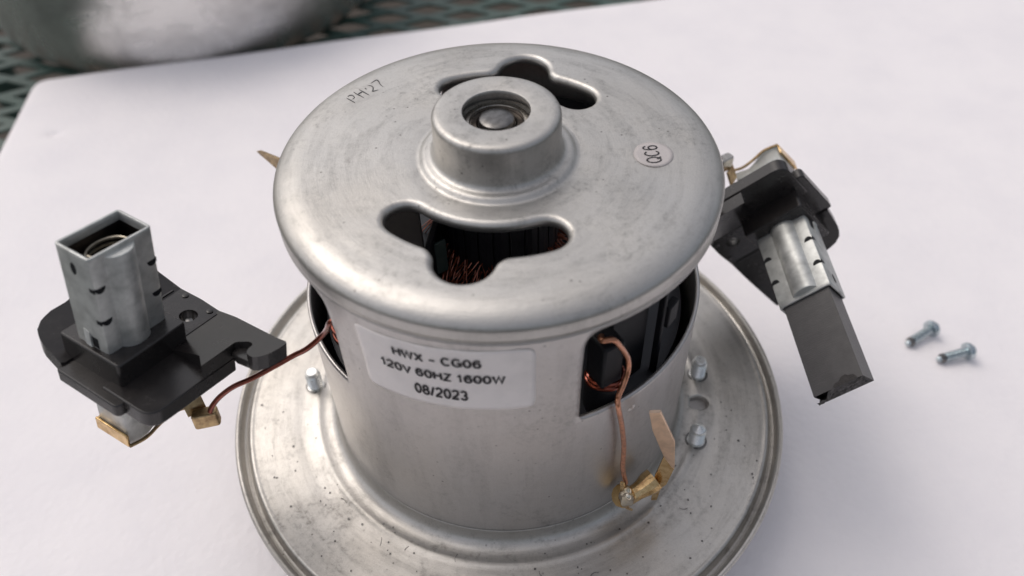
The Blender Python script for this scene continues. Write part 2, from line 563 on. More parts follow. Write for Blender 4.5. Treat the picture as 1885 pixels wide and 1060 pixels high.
# foam board: rounded soft edges, hand-cut outline
fo = [(-220.8, 209.9), (-216.7, 158.4), (-190, -180), (330, -180), (330, 314)]
fo = fo[:1] + fo[1:]
pl = round_poly([(-221, 210), (-216.5, 157), (-196, -185), (340, -175), (340, 317)], [7, 0, 5, 5, 5], 6)
pl = resample(pl, 4.0)
fm = MB()
rings = []
n = len(pl)
prof = [(0, -11.5), (.6, -12), (0, -11.0), (0, -3.2), (-.5, -1.5), (-1.7, -.45), (-3.4, -.05), (-6, 0)]
prof = [(-.8, -12), (0, -11.2), (0, -3.2), (-.5, -1.5), (-1.7, -.45), (-3.4, -.05), (-6, 0)]
vs = []
for d, z in prof:
    q = offset_poly(pl, d)
    vs += [(x, y, ZF + z + .25 * math.sin(x * .06) * (z > -1)) for x, y in q]
fs = []
for i in range(len(prof) - 1):
    fs += [(i * n + k, i * n + (k + 1) % n, (i + 1) * n + (k + 1) % n, (i + 1) * n + k) for k in range(n)]
fs.append(tuple(range(n))[::-1])
# top as a triangulated sheet with gentle waves and one thumb dent
inner = offset_poly(pl, -6)
grid = [(-214 + i * 6.0 + random.uniform(-1, 1), -178 + j * 6.0 + random.uniform(-1, 1)) for i in range(92) for j in range(83)]
inn2 = offset_poly(pl, -9)
grid = [g for g in grid if inside(g, inn2)]
for k in range(60):
    a = 2 * math.pi * k / 20; r = 1.0 + 1.3 * (k // 20)
    grid.append((-195.2 + r * 1.5 * math.cos(a), 164.2 + r * math.sin(a)))
tv, tf = fill_sheet([inner], [], grid)
def foam_z(x, y):
    d = ((x + 195.2) / 3.4) ** 2 + ((y - 164.2) / 2.1) ** 2
    return .25 * math.sin(x * .06) + .18 * math.sin(x * .021 + y * .035) * min(1, max(0, 1)) - 1.4 * math.exp(-d)
edge = set()
fm.add(vs, fs)
innr = [(round(x, 3), round(y, 3)) for x, y in inner]
si = set(innr)
fm.add([(x, y, ZF + (.25 * math.sin(x * .06) if (round(x, 3), round(y, 3)) in si else foam_z(x, y))) for x, y in tv], tf)
foam = fm.build('foam_board', 'foam', None, smooth=True, sharp=60)
bm = bmesh.new(); bm.from_mesh(foam.data); bmesh.ops.remove_doubles(bm, verts=bm.verts, dist=2e-5); bmesh.ops.recalc_face_normals(bm, faces=bm.faces); bm.to_mesh(foam.data); bm.free()
foam['label'] = 'white packing foam board lying under the motor and the loose screws'
foam['category'] = 'foam board'

pot = root('steel_pot', 'large round shiny steel pot standing on the green mesh behind the foam', 'pot', (-172, 331, ZT + .8))
PR = 111
pp = [(0, .6), (98, .6), (103, 1.2), (106.5, 3.2), (108.5, 6.5), (109.5, 11), (110, 16), (110.5, 40), (111, 66), (113, 67), (114.5, 69), (113.5, 71), (110.5, 70.5), (109.3, 67), (108.6, 40), (107.6, 16), (103, 6), (95, 2.8), (0, 2.4)]
b = MB().lathe([(r * PR / 111, z + ZT + .8) for r, z in pp if r > 0], 128, c=(-172, 331, 0))
b.disc(98 * PR / 111, ZT + 1.4, 128, (-172, 331, 0), up=False)
b.disc(95 * PR / 111, ZT + 3.6, 128, (-172, 331, 0))
b.build('bowl', 'pot', pot, smooth=True, sharp=50)
hb = MB()
for sgn in (-1,):
    ang = R_(205)
    c0 = Vector((-172 + 107 * math.cos(ang), 331 + 107 * math.sin(ang), ZT))
    tx = Vector((-math.sin(ang), math.cos(ang), 0)); ou = Vector((math.cos(ang), math.sin(ang), 0))
    hb.tube(spline([c0 + tx * 28 + Vector((0, 0, 50)), c0 + tx * 27 + ou * 20 + Vector((0, 0, 51)), c0 + ou * 28 + Vector((0, 0, 52)), c0 - tx * 27 + ou * 20 + Vector((0, 0, 51)), c0 - tx * 28 + Vector((0, 0, 50))], 5), 4, 12)
hb.build('handle', 'pot', pot, smooth=True)

# ------------------------------------------------------------------ the motor
H, RB = 82.3, 46.95
motor = root('vacuum_motor', 'galvanised steel motor with slotted cap, a wide round flange and white label', 'motor', (0, 0, ZF))

NB = 240
def wall_r(z):
    t = min(1, max(0, (z - 60) / 17.5))
    return RB + .65 * t * t * (3 - 2 * t)
def circle(r, n=NB): return [(r * math.cos(2 * math.pi * k / n), r * math.sin(2 * math.pi * k / n)) for k in range(n)]

def vent_outline(mid):
    """slot along a circle with a round bay on its outer side, ccw"""
    ri, ro, ha, rb_, rc = 22.7, 31.3, 40.5, 6.1, 32.4
    rm, rw = (ri + ro) / 2, (ro - ri) / 2
    P = lambda r, a: (r * math.cos(R_(mid + a)), r * math.sin(R_(mid + a)))
    out = []
    db = math.degrees(rw / rm)
    # outer edge from -ha to the bay
    bay = math.degrees(math.asin(min(1, 7.6 / ro)))
    n = 16
    out += [P(ro, -ha + db + (-bay + ha - db) * k / n) for k in range(n + 1)]
    # bay: circle bulging outward
    for k in range(1, 24):
        t = -100 + 200 * k / 24
        x, y = rc + rb_ * math.cos(R_(t)), rb_ * math.sin(R_(t)) * .98
        if math.hypot(x, y) > ro - .2: out.append(P(math.hypot(x, y), math.degrees(math.atan2(y, x))))
    out += [P(ro, bay + (ha - db - bay) * k / n) for k in range(n + 1)]
    c = P(rm, ha - db)
    for k in range(1, 12):
        t = mid + ha - db + 180 * k / 12
        out.append((c[0] + rw * math.cos(R_(t)), c[1] + rw * math.sin(R_(t))))
    out += [P(ri, ha - db + (-2 * (ha - db)) * k / 40) for k in range(41)]
    c = P(rm, -ha + db)
    for k in range(1, 12):
        t = mid - ha + db - 180 + 180 * k / 12
        out.append((c[0] + rw * math.cos(R_(t)), c[1] + rw * math.sin(R_(t))))
    out = resample(out, .45)
    return smooth_poly(out, 5)

def top_z(x, y):
    r = math.hypot(x, y)
    z = H
    if r < 21: z -= .12 * max(0, (21 - r) / 4) ** 2
    return z + .05 * math.sin(x * .21 + 1) * math.sin(y * .17) * (1 if 19 < r < 39 else 0)

vents = [vent_outline(-102.3), vent_outline(78)]
lip = 1.3
hole_loops = [offset_poly(v, lip + .25) for v in vents]
grid = []
for i in range(36):
    r = 17.6 + i * .66
    nn = max(40, int(2 * math.pi * r / .9))
    for k in range(nn):
        a = 2 * math.pi * (k + .5 * (i % 2)) / nn
        p = (r * math.cos(a), r * math.sin(a))
        grid.append(p)
big = [offset_poly(v, lip + .7) for v in vents]
grid = [g for g in grid if not any(inside(g, h) for h in big)]
hv, hf = fill_sheet([circle(41.2), circle(17.0)], hole_loops, grid)
can = MB()
can.add([(x, y, top_z(x, y)) for x, y in hv], hf)
for v in vents:                              # rolled-down lips of the vents
    n = len(v); vs = []
    prof = [(lip + .25, 0)] + [(lip * (1 - math.sin(R_(a))), -1.15 * (1 - math.cos(R_(a)))) for a in (0, 15, 30, 45, 60, 75, 90)] + [(0, -2.1)]
    for k, (d, z) in enumerate(prof):
        for (x, y) in offset_poly(v, d): vs.append((x, y, top_z(x, y) + z))
    fs = []
    for i in range(len(prof) - 1):
        fs += [(i * n + (k + 1) % n, i * n + k, (i + 1) * n + k, (i + 1) * n + (k + 1) % n) for k in range(n)]
    can.add(vs, fs)
z426 = H - .12 * (6.6 / 7) ** 2
rim = [(41.2 + 6.44 * math.sin(R_(t)), H - 3.1 * (1 - math.cos(R_(t)))) for t in (0, 7, 14, 21, 28, 35, 42, 49, 56, 63, 70, 77, 84, 90)] + [(wall_r(78.4) + .02, 78.4), (wall_r(77.4), 77.4), (wall_r(76.2), 76.2)]
can.lathe(rim[::-1], NB)
z17 = top_z(17, 0)
boss = [(17.0, z17), (16.6, z17 + .22), (16.25, z17 + .55), (15.85, z17 + .85), (15.35, z17 + .98), (14.85, z17 + 1.0), (14.4, z17 + 1.12), (13.95, z17 + 1.45), (13.65, z17 + 2.0), (13.48, z17 + 2.8), (13.4, z17 + 4), (13.35, 91.6), (13.25, 92.1), (13.0, 92.55), (12.55, 92.85), (12.0, 92.98), (11.4, 93.0), (7.3, 93.0), (7.06, 92.95), (6.95, 92.8), (6.95, 92.15), (7.6, 92.05), (8.3, 92.0), (8.3, 86.5)]
can.lathe(boss[::-1], NB)
# wall with two brush windows, unrolled (u = angle * RB)
A0, ZB = -105.0, 5.4            # the unrolled sheet starts behind the label
def U(a): return R_(a) * RB
def window(a0, a1):
    p = [(U(a0), 47.6), (U(a1), 47.6), (U(a1), 75.4), (U(a0), 75.4)]
    return resample(round_poly(p, [1.2, 1.2, 4.5, 4.5], 8), .8)
uw = [window(-72 + 360, 44 + 360), window(108, 224)]
UL, UR = U(75), U(75 + 360)
outer = [(UL + (UR - UL) * k / NB, ZB) for k in range(NB + 1)] + [(UR, ZB + (76.2 - ZB) * k / 60) for k in range(1, 60)] + \
        [(UR - (UR - UL) * k / NB, 76.2) for k in range(NB + 1)] + [(UL, 76.2 - (76.2 - ZB) * k / 60) for k in range(1, 60)]
bigw = [offset_poly(q, .6) for q in uw]
grid = [(UL + (UR - UL) * (i + .5 * (j % 2) + .25) / NB, ZB + (76.2 - ZB) * (j + .5) / 56) for i in range(NB) for j in range(56)]
grid = [g for g in grid if not any(inside(g, h) for h in bigw) and UL + .4 < g[0] < UR - .4]
wv, wf = fill_sheet([outer], uw, grid)
wall = MB()
wall.add([(wall_r(z) * math.cos(u / RB), wall_r(z) * math.sin(u / RB), z) for u, z in wv], wf)

def finish_sheet(mbld, name, mat, parent, thick, sharp=40, flip=False):
    o = mbld.build(name, mat, parent, smooth=True, sharp=sharp)
    bm = bmesh.new(); bm.from_mesh(o.data)
    bmesh.ops.remove_doubles(bm, verts=bm.verts, dist=3e-5)
    bmesh.ops.recalc_face_normals(bm, faces=bm.faces)
    up = sum(f.calc_area() * (f.normal.z if abs(f.calc_center_median().z - H * S) < .004 else f.normal.xy.dot(f.calc_center_median().xy) * 20) for f in bm.faces)
    if up < 0: bmesh.ops.reverse_faces(bm, faces=bm.faces)
    bm.to_mesh(o.data); bm.free()
    for p in o.data.polygons: p.use_smooth = True
    if thick:
        md = o.modifiers.new('thickness', 'SOLIDIFY'); md.thickness = thick * S; md.offset = -1; md.use_rim = True
    return o
cap = finish_sheet(can, 'end_cap', 'can_top', motor, .9)
wl = finish_sheet(wall, 'housing_wall', 'can_wall', motor, .95)

# flange drawn out of the wall: fillet, shallow ring, flat, groove, curled rim
fil = [(46.95, 5.4), (46.96, 4.6), (47.02, 3.7), (47.2, 2.8), (47.55, 2.0), (48.05, 1.35), (48.7, .85), (49.5, .52), (50.2, .39), (50.8, .35)]
rimf = [(70.6, .15), (71.0, .26), (71.4, .28), (71.75, .12), (72.0, -.3), (72.2, -1.0), (72.45, -1.9), (72.8, -2.5), (73.3, -2.7), (73.8, -2.5), (74.15, -1.8), (74.35, -1.0), (74.6, -.35), (75.0, .0), (75.45, .02), (75.8, -.3), (75.95, -.9), (75.8, -2.2), (75.3, -2.8)]
fl = MB()
fl.lathe(fil[::-1], NB)
fl.lathe(rimf[::-1], NB)
slot = resample([(52.5 + 2.6 * math.cos(t * math.pi / 12) * 1.0 + .0, -8.2 + 2.15 * math.sin(t * math.pi / 12)) for t in range(24)], .5)
sl2 = offset_poly(slot, .9)
grid = []
for i in range(33):
    r = 51.3 + i * .6
    nn = 300
    grid += [(r * math.cos(2 * math.pi * (k + .5 * (i % 2)) / nn), r * math.sin(2 * math.pi * (k + .5 * (i % 2)) / nn)) for k in range(nn)]
grid = [g for g in grid if not inside(g, offset_poly(slot, 1.3))]
def fl_z(x, y):
    r = math.hypot(x, y)
    z = .35 - .2 * min(1, max(0, (r - 50.8) / 19.8))
    z += .30 * math.exp(-((r - 53.0) / .9) ** 2) - .12 * math.exp(-((r - 57.5) / 1.6) ** 2)
    z += .10 * math.sin(3 * math.atan2(y, x)) * max(0, min(1, (r - 52) / 4)) * max(0, min(1, (70.4 - r) / 4))
    return z
fv, ff = fill_sheet([circle(70.6), circle(50.8)], [sl2], grid)
ring = {(round(x, 3), round(y, 3)) for x, y in circle(70.6)}; ring2 = {(round(x, 3), round(y, 3)) for x, y in circle(50.8)}
fl.add([(x, y, .15 if (round(x, 3), round(y, 3)) in ring else .35 if (round(x, 3), round(y, 3)) in ring2 else fl_z(x, y)) for x, y in fv], ff)
n = len(slot); vs = []
for d, z in ((.9, 0), (.45, -.08), (.15, -.4), (0, -1.0), (0, -2.2)):
    vs += [(x, y, fl_z(x, y) + z) for x, y in offset_poly(slot, d)]
fl.add(vs, [(i * n + (k + 1) % n, i * n + k, (i + 1) * n + k, (i + 1) * n + (k + 1) % n) for i in range(4) for k in range(n)])
flo = fl.build('flange', 'flange', motor, smooth=True)
bm = bmesh.new(); bm.from_mesh(flo.data)
bmesh.ops.remove_doubles(bm, verts=bm.verts, dist=3e-5); bmesh.ops.recalc_face_normals(bm, faces=bm.faces)
if sum(f.normal.z * f.calc_area() for f in bm.faces) < 0: bmesh.ops.reverse_faces(bm, faces=bm.faces)
bm.to_mesh(flo.data); bm.free()
for p in flo.data.polygons: p.use_smooth = True
md = flo.modifiers.new('thickness', 'SOLIDIFY'); md.thickness = .9 * S; md.offset = -1
# fan stage under the flange, carries the motor on the foam
MB().lathe([(20, ZF + .2), (58, ZF + .2), (60.5, ZF + 1.5), (61, ZF + 4), (61, -2.0), (60, -1.2), (20, -1.2)], 128).build('fan_stage', 'can_wall', motor, smooth=True, sharp=40)
dm = MB().lathe([(.01, -1.2), (.9, -1.25), (1.7, -1.5), (2.3, -1.95), (2.55, -2.4)], 24, c=(52.4, -8.2, 0)); dm.build('rivet', 'zinc', motor, smooth=True)

# threaded screw ends standing out of the flange
def screw_end(x, y, h, tip, r=2.15):
    pr = [(r + .15, .0), (r + .15, .35)]
    z = .5
    while z < h - 1.3:
        pr += [(r - .70, z), (r - .1, z + .34), (r, z + .44), (r - .1, z + .56)]
        z += 1.0
    pr += [(r - .3, z)]
    if tip == 'flat': pr += [(r - .42, z + .1), (r - .5, h - .2), (r - .75, h), (.01, h)]
    else: pr += [(r - .35, z + .15), (r - .7, h - .5), (.25, h + .5), (.01, h + .55)]
    o = MB().lathe(pr, 28, c=(x, y, .25)).build('screw', 'zinc', motor, smooth=True, sharp=30)
    MB().lathe([(r + .2, .16), (r + .55, .2), (r + .75, .12)], 28, c=(x, y, .28)).build('screw_seat', 'steel_dark', o, smooth=True).location = (0, 0, 0)
    return o
screw_end(54.0, 1.5, 6.6, 'flat')
screw_end(49.6, -20.4, 6.4, 'cone')
screw_end(-54.6, 2.6, 6.6, 'flat')
screw_end(-51.0, 24.0, 6.4, 'flat')

# bearing and shaft in the boss
MB().lathe([(8.2, 86.6), (8.2, 90.0), (7.0, 90.1), (6.7, 90.35), (5.7, 90.35), (5.5, 90.0), (5.4, 86)][::-1], 64).build('bearing_race', 'bearing', motor, smooth=True, sharp=30)
MB().lathe([(5.35, 89.6), (4.3, 89.9), (3.9, 89.5)][::-1], 64).build('bearing_seal', 'bushing', motor, smooth=True)
MB().lathe([(3.8, 60), (3.8, 90.4), (3.55, 90.95), (3.1, 91.2), (2.0, 91.3), (.01, 91.33)][::-1], 64).build('shaft', 'steel_dark', motor, smooth=True, sharp=30)

# dimple on the wall (small stamped pip)
ca, sa = math.cos(R_(-55.5)), math.sin(R_(-55.5))
pts = []
dv, dfc = [], []
for i in range(5):
    rr = 1.15 * i / 4; zz = .35 * math.cos(i / 4 * math.pi / 2)
    for k in range(16):
        a = 2 * math.pi * k / 16
        u_, v_ = rr * math.cos(a), rr * math.sin(a)
        an = R_(-55.5) + u_ / RB
        dv.append(((RB + .01 + zz) * math.cos(an), (RB + .01 + zz) * math.sin(an), 42.3 + v_))
for i in range(4):
    dfc += [(i * 16 + k, i * 16 + (k + 1) % 16, (i + 1) * 16 + (k + 1) % 16, (i + 1) * 16 + k) for k in range(16)]
mesh_obj('pip', dv, [f[::-1] for f in dfc], 'can_wall', motor, True)

# ---- rating label, wrapped on the wall
LA0, LA1 = -126.3, -83.2
def wrapL(u, v, r): 
    """u mm along the label from its centre, v mm up from its centre"""
    a = R_((LA0 + LA1) / 2) + u / 47.1
    z = 64.5 + v + u * .035
    r += wall_r(z) - RB
    return (r * math.cos(a), r * math.sin(a), z)
LWD = R_(LA1 - LA0) * 47.1
LH = 18.9
lo = resample(round_poly([(-LWD / 2, -LH / 2), (LWD / 2, -LH / 2), (LWD / 2, LH / 2), (-LWD / 2, LH / 2)], [2.6, 2.6, 2.2, 1.2], 8), .8)
g = [(-LWD / 2 + 1 + i * (LWD - 2) / 40, -LH / 2 + 1 + j * (LH - 2) / 16) for i in range(41) for j in range(17)]
g = [q for q in g if inside(q, offset_poly(lo, -.4))]
lv, lf = fill_sheet([lo], [], g)
lb = mesh_obj('rating_label', [wrapL(x, y, RB + .16 + .05 * math.sin(x * .7) * math.sin(y * .5 + 1)) for x, y in lv], lf, 'label', motor, True)
bm = bmesh.new(); bm.from_mesh(lb.data); bmesh.ops.recalc_face_normals(bm, faces=bm.faces)
if sum(f.normal.xy.dot(f.calc_center_median().xy) for f in bm.faces) < 0: bmesh.ops.reverse_faces(bm, faces=bm.faces)
bm.to_mesh(lb.data); bm.free()
for p in lb.data.polygons: p.use_smooth = True
md = lb.modifiers.new('thickness', 'SOLIDIFY'); md.thickness = .14 * S; md.offset = -1
def printed(body, ca_, cz_, width, height, bold=.23):
    vs, fs = text_mesh(body, bold)
    xs = [v[0] for v in vs]; ys = [v[1] for v in vs]
    kx = width / (max(xs) - min(xs)); ky = height / (max(ys) - min(ys))
    mx, my = (max(xs) + min(xs)) / 2, (max(ys) + min(ys)) / 2
    uc = R_(ca_ - (LA0 + LA1) / 2) * 47.1
    out = [wrapL(uc + (v[0] - mx) * kx, cz_ - 64.5 - uc * .035 + (v[1] - my) * ky, RB + .30) for v in vs]
    return mesh_obj('print_line', out, fs, 'ink', lb)
printed('HWX - CG06', -105.8, 70.15, 17.4, 3.1)
printed('120V 60HZ 1600W', -105.2, 65.2, 25.0, 3.1)
printed('08/2023', -105.7, 59.7, 10.9, 3.3)

# ---- round inspection sticker with QC6
qx, qy = 32.55, -2.7
qa = R_(-4)
qv = [(qx, qy, top_z(qx, qy) + .13)]
qf = []
for i in range(1, 6):
    for k in range(40):
        a = 2 * math.pi * k / 40; rr = 4.15 * i / 5
        x, y = qx + rr * math.cos(a), qy + rr * math.sin(a)
        qv.append((x, y, top_z(x, y) + .13 + .05 * math.sin(3 * a + 1) * (i == 5)))
qf += [(0, 1 + k, 1 + (k + 1) % 40) for k in range(40)]
for i in range(4):
    qf += [(1 + i * 40 + k, 1 + (i + 1) * 40 + k, 1 + (i + 1) * 40 + (k + 1) % 40, 1 + i * 40 + (k + 1) % 40) for k in range(40)]
qc = mesh_obj('inspection_sticker', qv, qf, 'qc', motor, True)
md = qc.modifiers.new('thickness', 'SOLIDIFY'); md.thickness = .10 * S; md.offset = -1
vs, fs = text_mesh('QC6', .125, .16)
xs = [v[0] for v in vs]; ys = [v[1] for v in vs]
mx, my = (max(xs) + min(xs)) / 2, (max(ys) + min(ys)) / 2
k = 5.9 / (max(xs) - min(xs)); ky = 3.4 / (max(ys) - min(ys))
ang = R_(90 + 4)
out = []
for v in vs:
    a_, b_ = (v[0] - mx) * k, (v[1] - my) * ky
    x = qx - .25 + a_ * math.cos(ang) - b_ * math.sin(ang); y = qy + a_ * math.sin(ang) + b_ * math.cos(ang)
    out.append((x, y, top_z(x, y) + .20))
mesh_obj('print_line', out, fs, 'ink', qc)

# ---- hand-punched mark in the cap
ST = [[(-34.36, 22.35), (-32.29, 20.41)], [(-34.2, 22.9), (-33.81, 23.4), (-33.15, 23.35), (-32.6, 22.56), (-33.0, 21.8)], [(-33.01, 24.77), (-31.94, 23.61), (-31.33, 23.16), (-30.4, 22.27)], [(-32.0, 23.7), (-30.9, 24.8)],
      [(-31.76, 25.62), (-29.26, 23.28)], [(-30.48, 26.22), (-30.14, 25.69)], [(-29.95, 27.3), (-29.21, 27.08), (-28.69, 26.54), (-28.6, 25.6), (-28.64, 24.83), (-28.18, 24.97), (-27.35, 25.34)],
      [(-29.3, 28.12), (-28.16, 29.44), (-27.53, 28.88), (-27.05, 27.63), (-26.24, 26.46)]]
mk = MB()
for s_ in ST:
    q = [Vector((a, b, top_z(a, b) + .01)) for a, b in s_]
    q = spline(q, 4) if len(q) > 2 else [q[0].lerp(q[1], t / 4) for t in range(5)]
    nn = len(q)
    mk.tube(q, [.05 + .13 * math.sin(math.pi * (i + .5) / nn) for i in range(nn)], 6)
mk.build('punched_mark', 'steel_dark', motor, smooth=True)

# ---- inside the can
MB().lathe([(20, 2), (43.5, 2), (43.5, 40), (30, 44), (20, 44)][::-1], 96).build('field_core', 'core', motor, smooth=True, sharp=30)
com = MB().lathe([(4, 52), (12.2, 52), (12.2, 76.5), (4, 76.5)], 72).build('commutator', 'core', motor, smooth=True, sharp=30)
nb = 24
bar0 = None
for k in range(nb):
    if bar0 is None:
        m_ = MB(); da = R_(360 / nb * .44)
        pts = [(r * math.cos(a), r * math.sin(a)) for r, a in ((12.3, -da), (13.1, -da), (13.25, 0), (13.1, da), (12.3, da))]
        m_.prism(pts, 56, 76)
        bar0 = m_.build('commutator_bar', 'bar', com)
        o = bar0
    else:
        o = bar0.copy(); link(o)
    o.rotation_euler = (0, 0, 2 * math.pi * k / nb)
wd = MB()
for k in range(420):
    a = 2 * math.pi * random.random(); da = random.uniform(-.35, .35)
    if R_(150) < a < R_(203): continue
    r1 = random.uniform(12.9, 13.6); z1 = random.uniform(58.5, 62)
    r2 = random.uniform(18.5, 22.5); z2 = random.uniform(50, 53)
    rm = (r1 + r2) / 2 + random.uniform(0, 1.2); zm = (z1 + z2) / 2 + random.uniform(.5, 2.0)
    wd.tube(spline([(r1 * math.cos(a), r1 * math.sin(a), z1), (rm * math.cos(a + da * .5), rm * math.sin(a + da * .5), zm), (r2 * math.cos(a + da), r2 * math.sin(a + da), z2)], 4), random.uniform(.10, .15), 5)
o = wd.build('armature_winding', 'wire_fine', motor, smooth=True); o['kind'] = 'stuff'
MB().lathe([(12, 44), (23.5, 44), (23.5, 50), (21, 52.5), (12, 54)][::-1], 64).build('armature', 'core', motor, smooth=True, sharp=30)
# plastic brush frames standing in the windows, with the grey plate seen through the front vent
def block(name, mat, c, size, rz, bev=.4, tilt=0):
    o = MB().box(-size[0] / 2, size[0] / 2, -size[1] / 2, size[1] / 2, -size[2] / 2, size[2] / 2).build(name, mat, motor, bevel=bev)
    o.matrix_local = Matrix.Translation((Vector(c) * S - Vector(motor['base']))) @ Matrix.Rotation(R_(rz), 4, 'Z') @ Matrix.Rotation(R_(tilt), 4, 'X')
    return o
block('inner_plate', 'grey_plate', (-25.0, -13.0, 67), (17, 30, 2.2), 8, .4)
block('inner_bracket', 'plastic_in', (-15.2, -14.0, 62), (1.6, 26, 16), -10, .3)
block('insulating_paper', 'paper', (-13.8, -12.6, 64), (4.2, .6, 9), 35, .1)
sec = arc(0, 0, 44.6, 48, 104, 20) + arc(0, 0, 36.0, 104, 48, 20)
MB().prism(sec, 38, 68).build('rear_shade_block', 'plastic_in', motor, bevel=.4)  # added black block, imitates the shade seen through the rear vent
MB().prism(arc(0, 0, 35.5, 50, 102, 16) + arc(0, 0, 24.5, 102, 50, 16), 42, 56).build('rear_shade_block', 'plastic_in', motor, bevel=.4)  # second added block, same painted darkness nearer the axis
# right window: tall black panel with a tab, coil post, coil
pa = -46
block('bobbin_panel', 'plastic_in', (40.5 * math.cos(R_(-49)) - 1.0, 40.5 * math.sin(R_(-49)) + .6, 53), (1.4, 11.5, 46), -49, .3)
block('bobbin_tab', 'plastic_in', (35.2, -25.3, 58.0), (1.8, 4.0, 6.2), -38, .3)
block('bobbin_rib', 'plastic_in', (33.0, -27.0, 56), (1.6, 1.1, 40), -42, .3)
block('coil_post', 'plastic_in', (20.2, -36.4, 57.6), (5.2, 6.0, 12.6), -60 + 90, .6, 0)
def coil(cx_, cy_, cz_, R1, R2, mat='wire_red', turns=5):
    m_ = MB()
    for t in range(turns):
        zz = cz_ + t * .95; rr = 1 + .04 * math.sin(t * 2.1)
        pts = [(cx_ + R1 * rr * math.cos(2 * math.pi * k / 28), cy_ + R2 * rr * math.sin(2 * math.pi * k / 28), zz + .2 * math.sin(k)) for k in range(29)]
        m_.tube(pts, .52, 8, cap=False)
    return m_
coil(20.8, -35.6, 49.2, 3.9, 3.5, turns=3).build('field_coil', 'wire_red', motor, smooth=True)
MB().lathe([(.1, 40), (4.6, 40), (4.4, 41), (4.4, 50.0), (.1, 49.3)][::-1], 32, c=(20.8, -35.4, 0)).build('coil_bobbin', 'plastic_in', motor, smooth=True, sharp=30)
coil(-34.5, -16.0, 44.0, 4.6, 4.2).build('field_coil', 'wire_red', motor, smooth=True)
MB().lathe([(.1, 40), (4.4, 40), (4.4, 51), (3.6, 52), (.1, 52)][::-1], 32, c=(-34.5, -16.0, 0)).build('coil_bobbin', 'plastic_in', motor, smooth=True, sharp=30)
coil(36.5, 17, 46.0, 4.6, 4.2).build('field_coil', 'wire_red', motor, smooth=True)

# ---- lead wires and brass terminals
lw = MB().tube(spline([(-33.0, -20.0, 54), (-32.4, -26.0, 61), (-34.9, -29.9, 64.2), (-37.6, -27.9, 58.4), (-42.0, -28.0, 53.8), (-45.8, -27.5, 50.8), (-50.0, -28.5, 48.8), (-55.5, -29.5, 46.0), (-60.1, -29.9, 43.8), (-63.9, -30.2, 40.7), (-66.2, -30.8, 38.1), (-67.0, -31.2, 36.6)], 7), .62, 12).build('lead_wire', 'wire_red', motor, smooth=True)
tm = MB().prism(round_poly([(-2.9, -1.5), (2.9, -1.5), (2.9, 1.5), (-2.9, 1.5)], .9, 4), -2.0, 2.0).build('crimp_terminal', 'brass_dull', lw, bevel=.35)
tm.matrix_local = Matrix.Translation(Vector((-68.9, -30.6, 33.6)) * S) @ Matrix.Rotation(R_(12), 4, 'Z') @ Matrix.Rotation(R_(-8), 4, 'X')
tb2 = MB().box(-2.2, 2.2, -.3, .3, -.5, 6).build('terminal_tab', 'brass_dull', lw, bevel=.1)
tb2.matrix_local = Matrix.Translation(Vector((-71.3, -29.0, 34.0)) * S) @ Matrix.Rotation(R_(30), 4, 'Z') @ Matrix.Rotation(R_(-28), 4, 'X')

fw = MB().tube(spline([(21, -32.5, 57), (19.8, -34.8, 62.0), (18.7, -37.6, 65.2), (18.9, -39.6, 66.6), (21.0, -39.2, 66.2), (22.7, -38.6, 63.3), (24.6, -37.6, 58.4), (25.0, -37.7, 54.8), (24.2, -39.0, 51.9), (22.9, -41.2, 50.4), (22.7, -42.9, 49.3), (24.0, -42.6, 42.1), (25.3, -41.9, 32.4), (25.7, -42.0, 23.8), (26.8, -42.2, 17.5)], 7), .60, 12).build('lead_wire', 'wire_copper', motor, smooth=True)
def plate(name, mat, pts, th, parent, bev=.08):
    """flat plate with the outline pts (3-D, roughly planar) and a real thickness"""
    P = [Vector(p) for p in pts]
    nr = Vector((0, 0, 0))
    for i in range(len(P)):
        a, b = P[i], P[(i + 1) % len(P)]
        nr += a.cross(b)
    nr.normalize()
    vs = [p + nr * th / 2 for p in P] + [p - nr * th / 2 for p in P]
    n_ = len(P)
    fs = [tuple(range(n_)), tuple(range(n_, 2 * n_))[::-1]] + [((k + 1) % n_, k, n_ + k, n_ + (k + 1) % n_) for k in range(n_)]
    return MB().add(vs, fs).build(name, mat, parent, bevel=bev)
tab = plate('terminal_tab', 'brass_pink', [(28.9, -44.4, 49.2), (31.4, -43.8, 48.3), (36.3, -42.4, 34.4), (38.1, -40.7, 21.1), (37.9, -40.6, 20.4), (35.4, -39.8, 24.6), (30.8, -42.5, 39.8)], .7, fw)
low = plate('terminal_tab', 'brass', [(35.4, -39.6, 24.4), (38.0, -40.7, 20.8), (37.2, -40.2, 13.0), (36.4, -39.2, 9.5), (36.2, -38.6, 2.9), (34.8, -38.5, 2.6), (34.4, -39.0, 10), (34.1, -39.9, 16.5)], .7, fw)
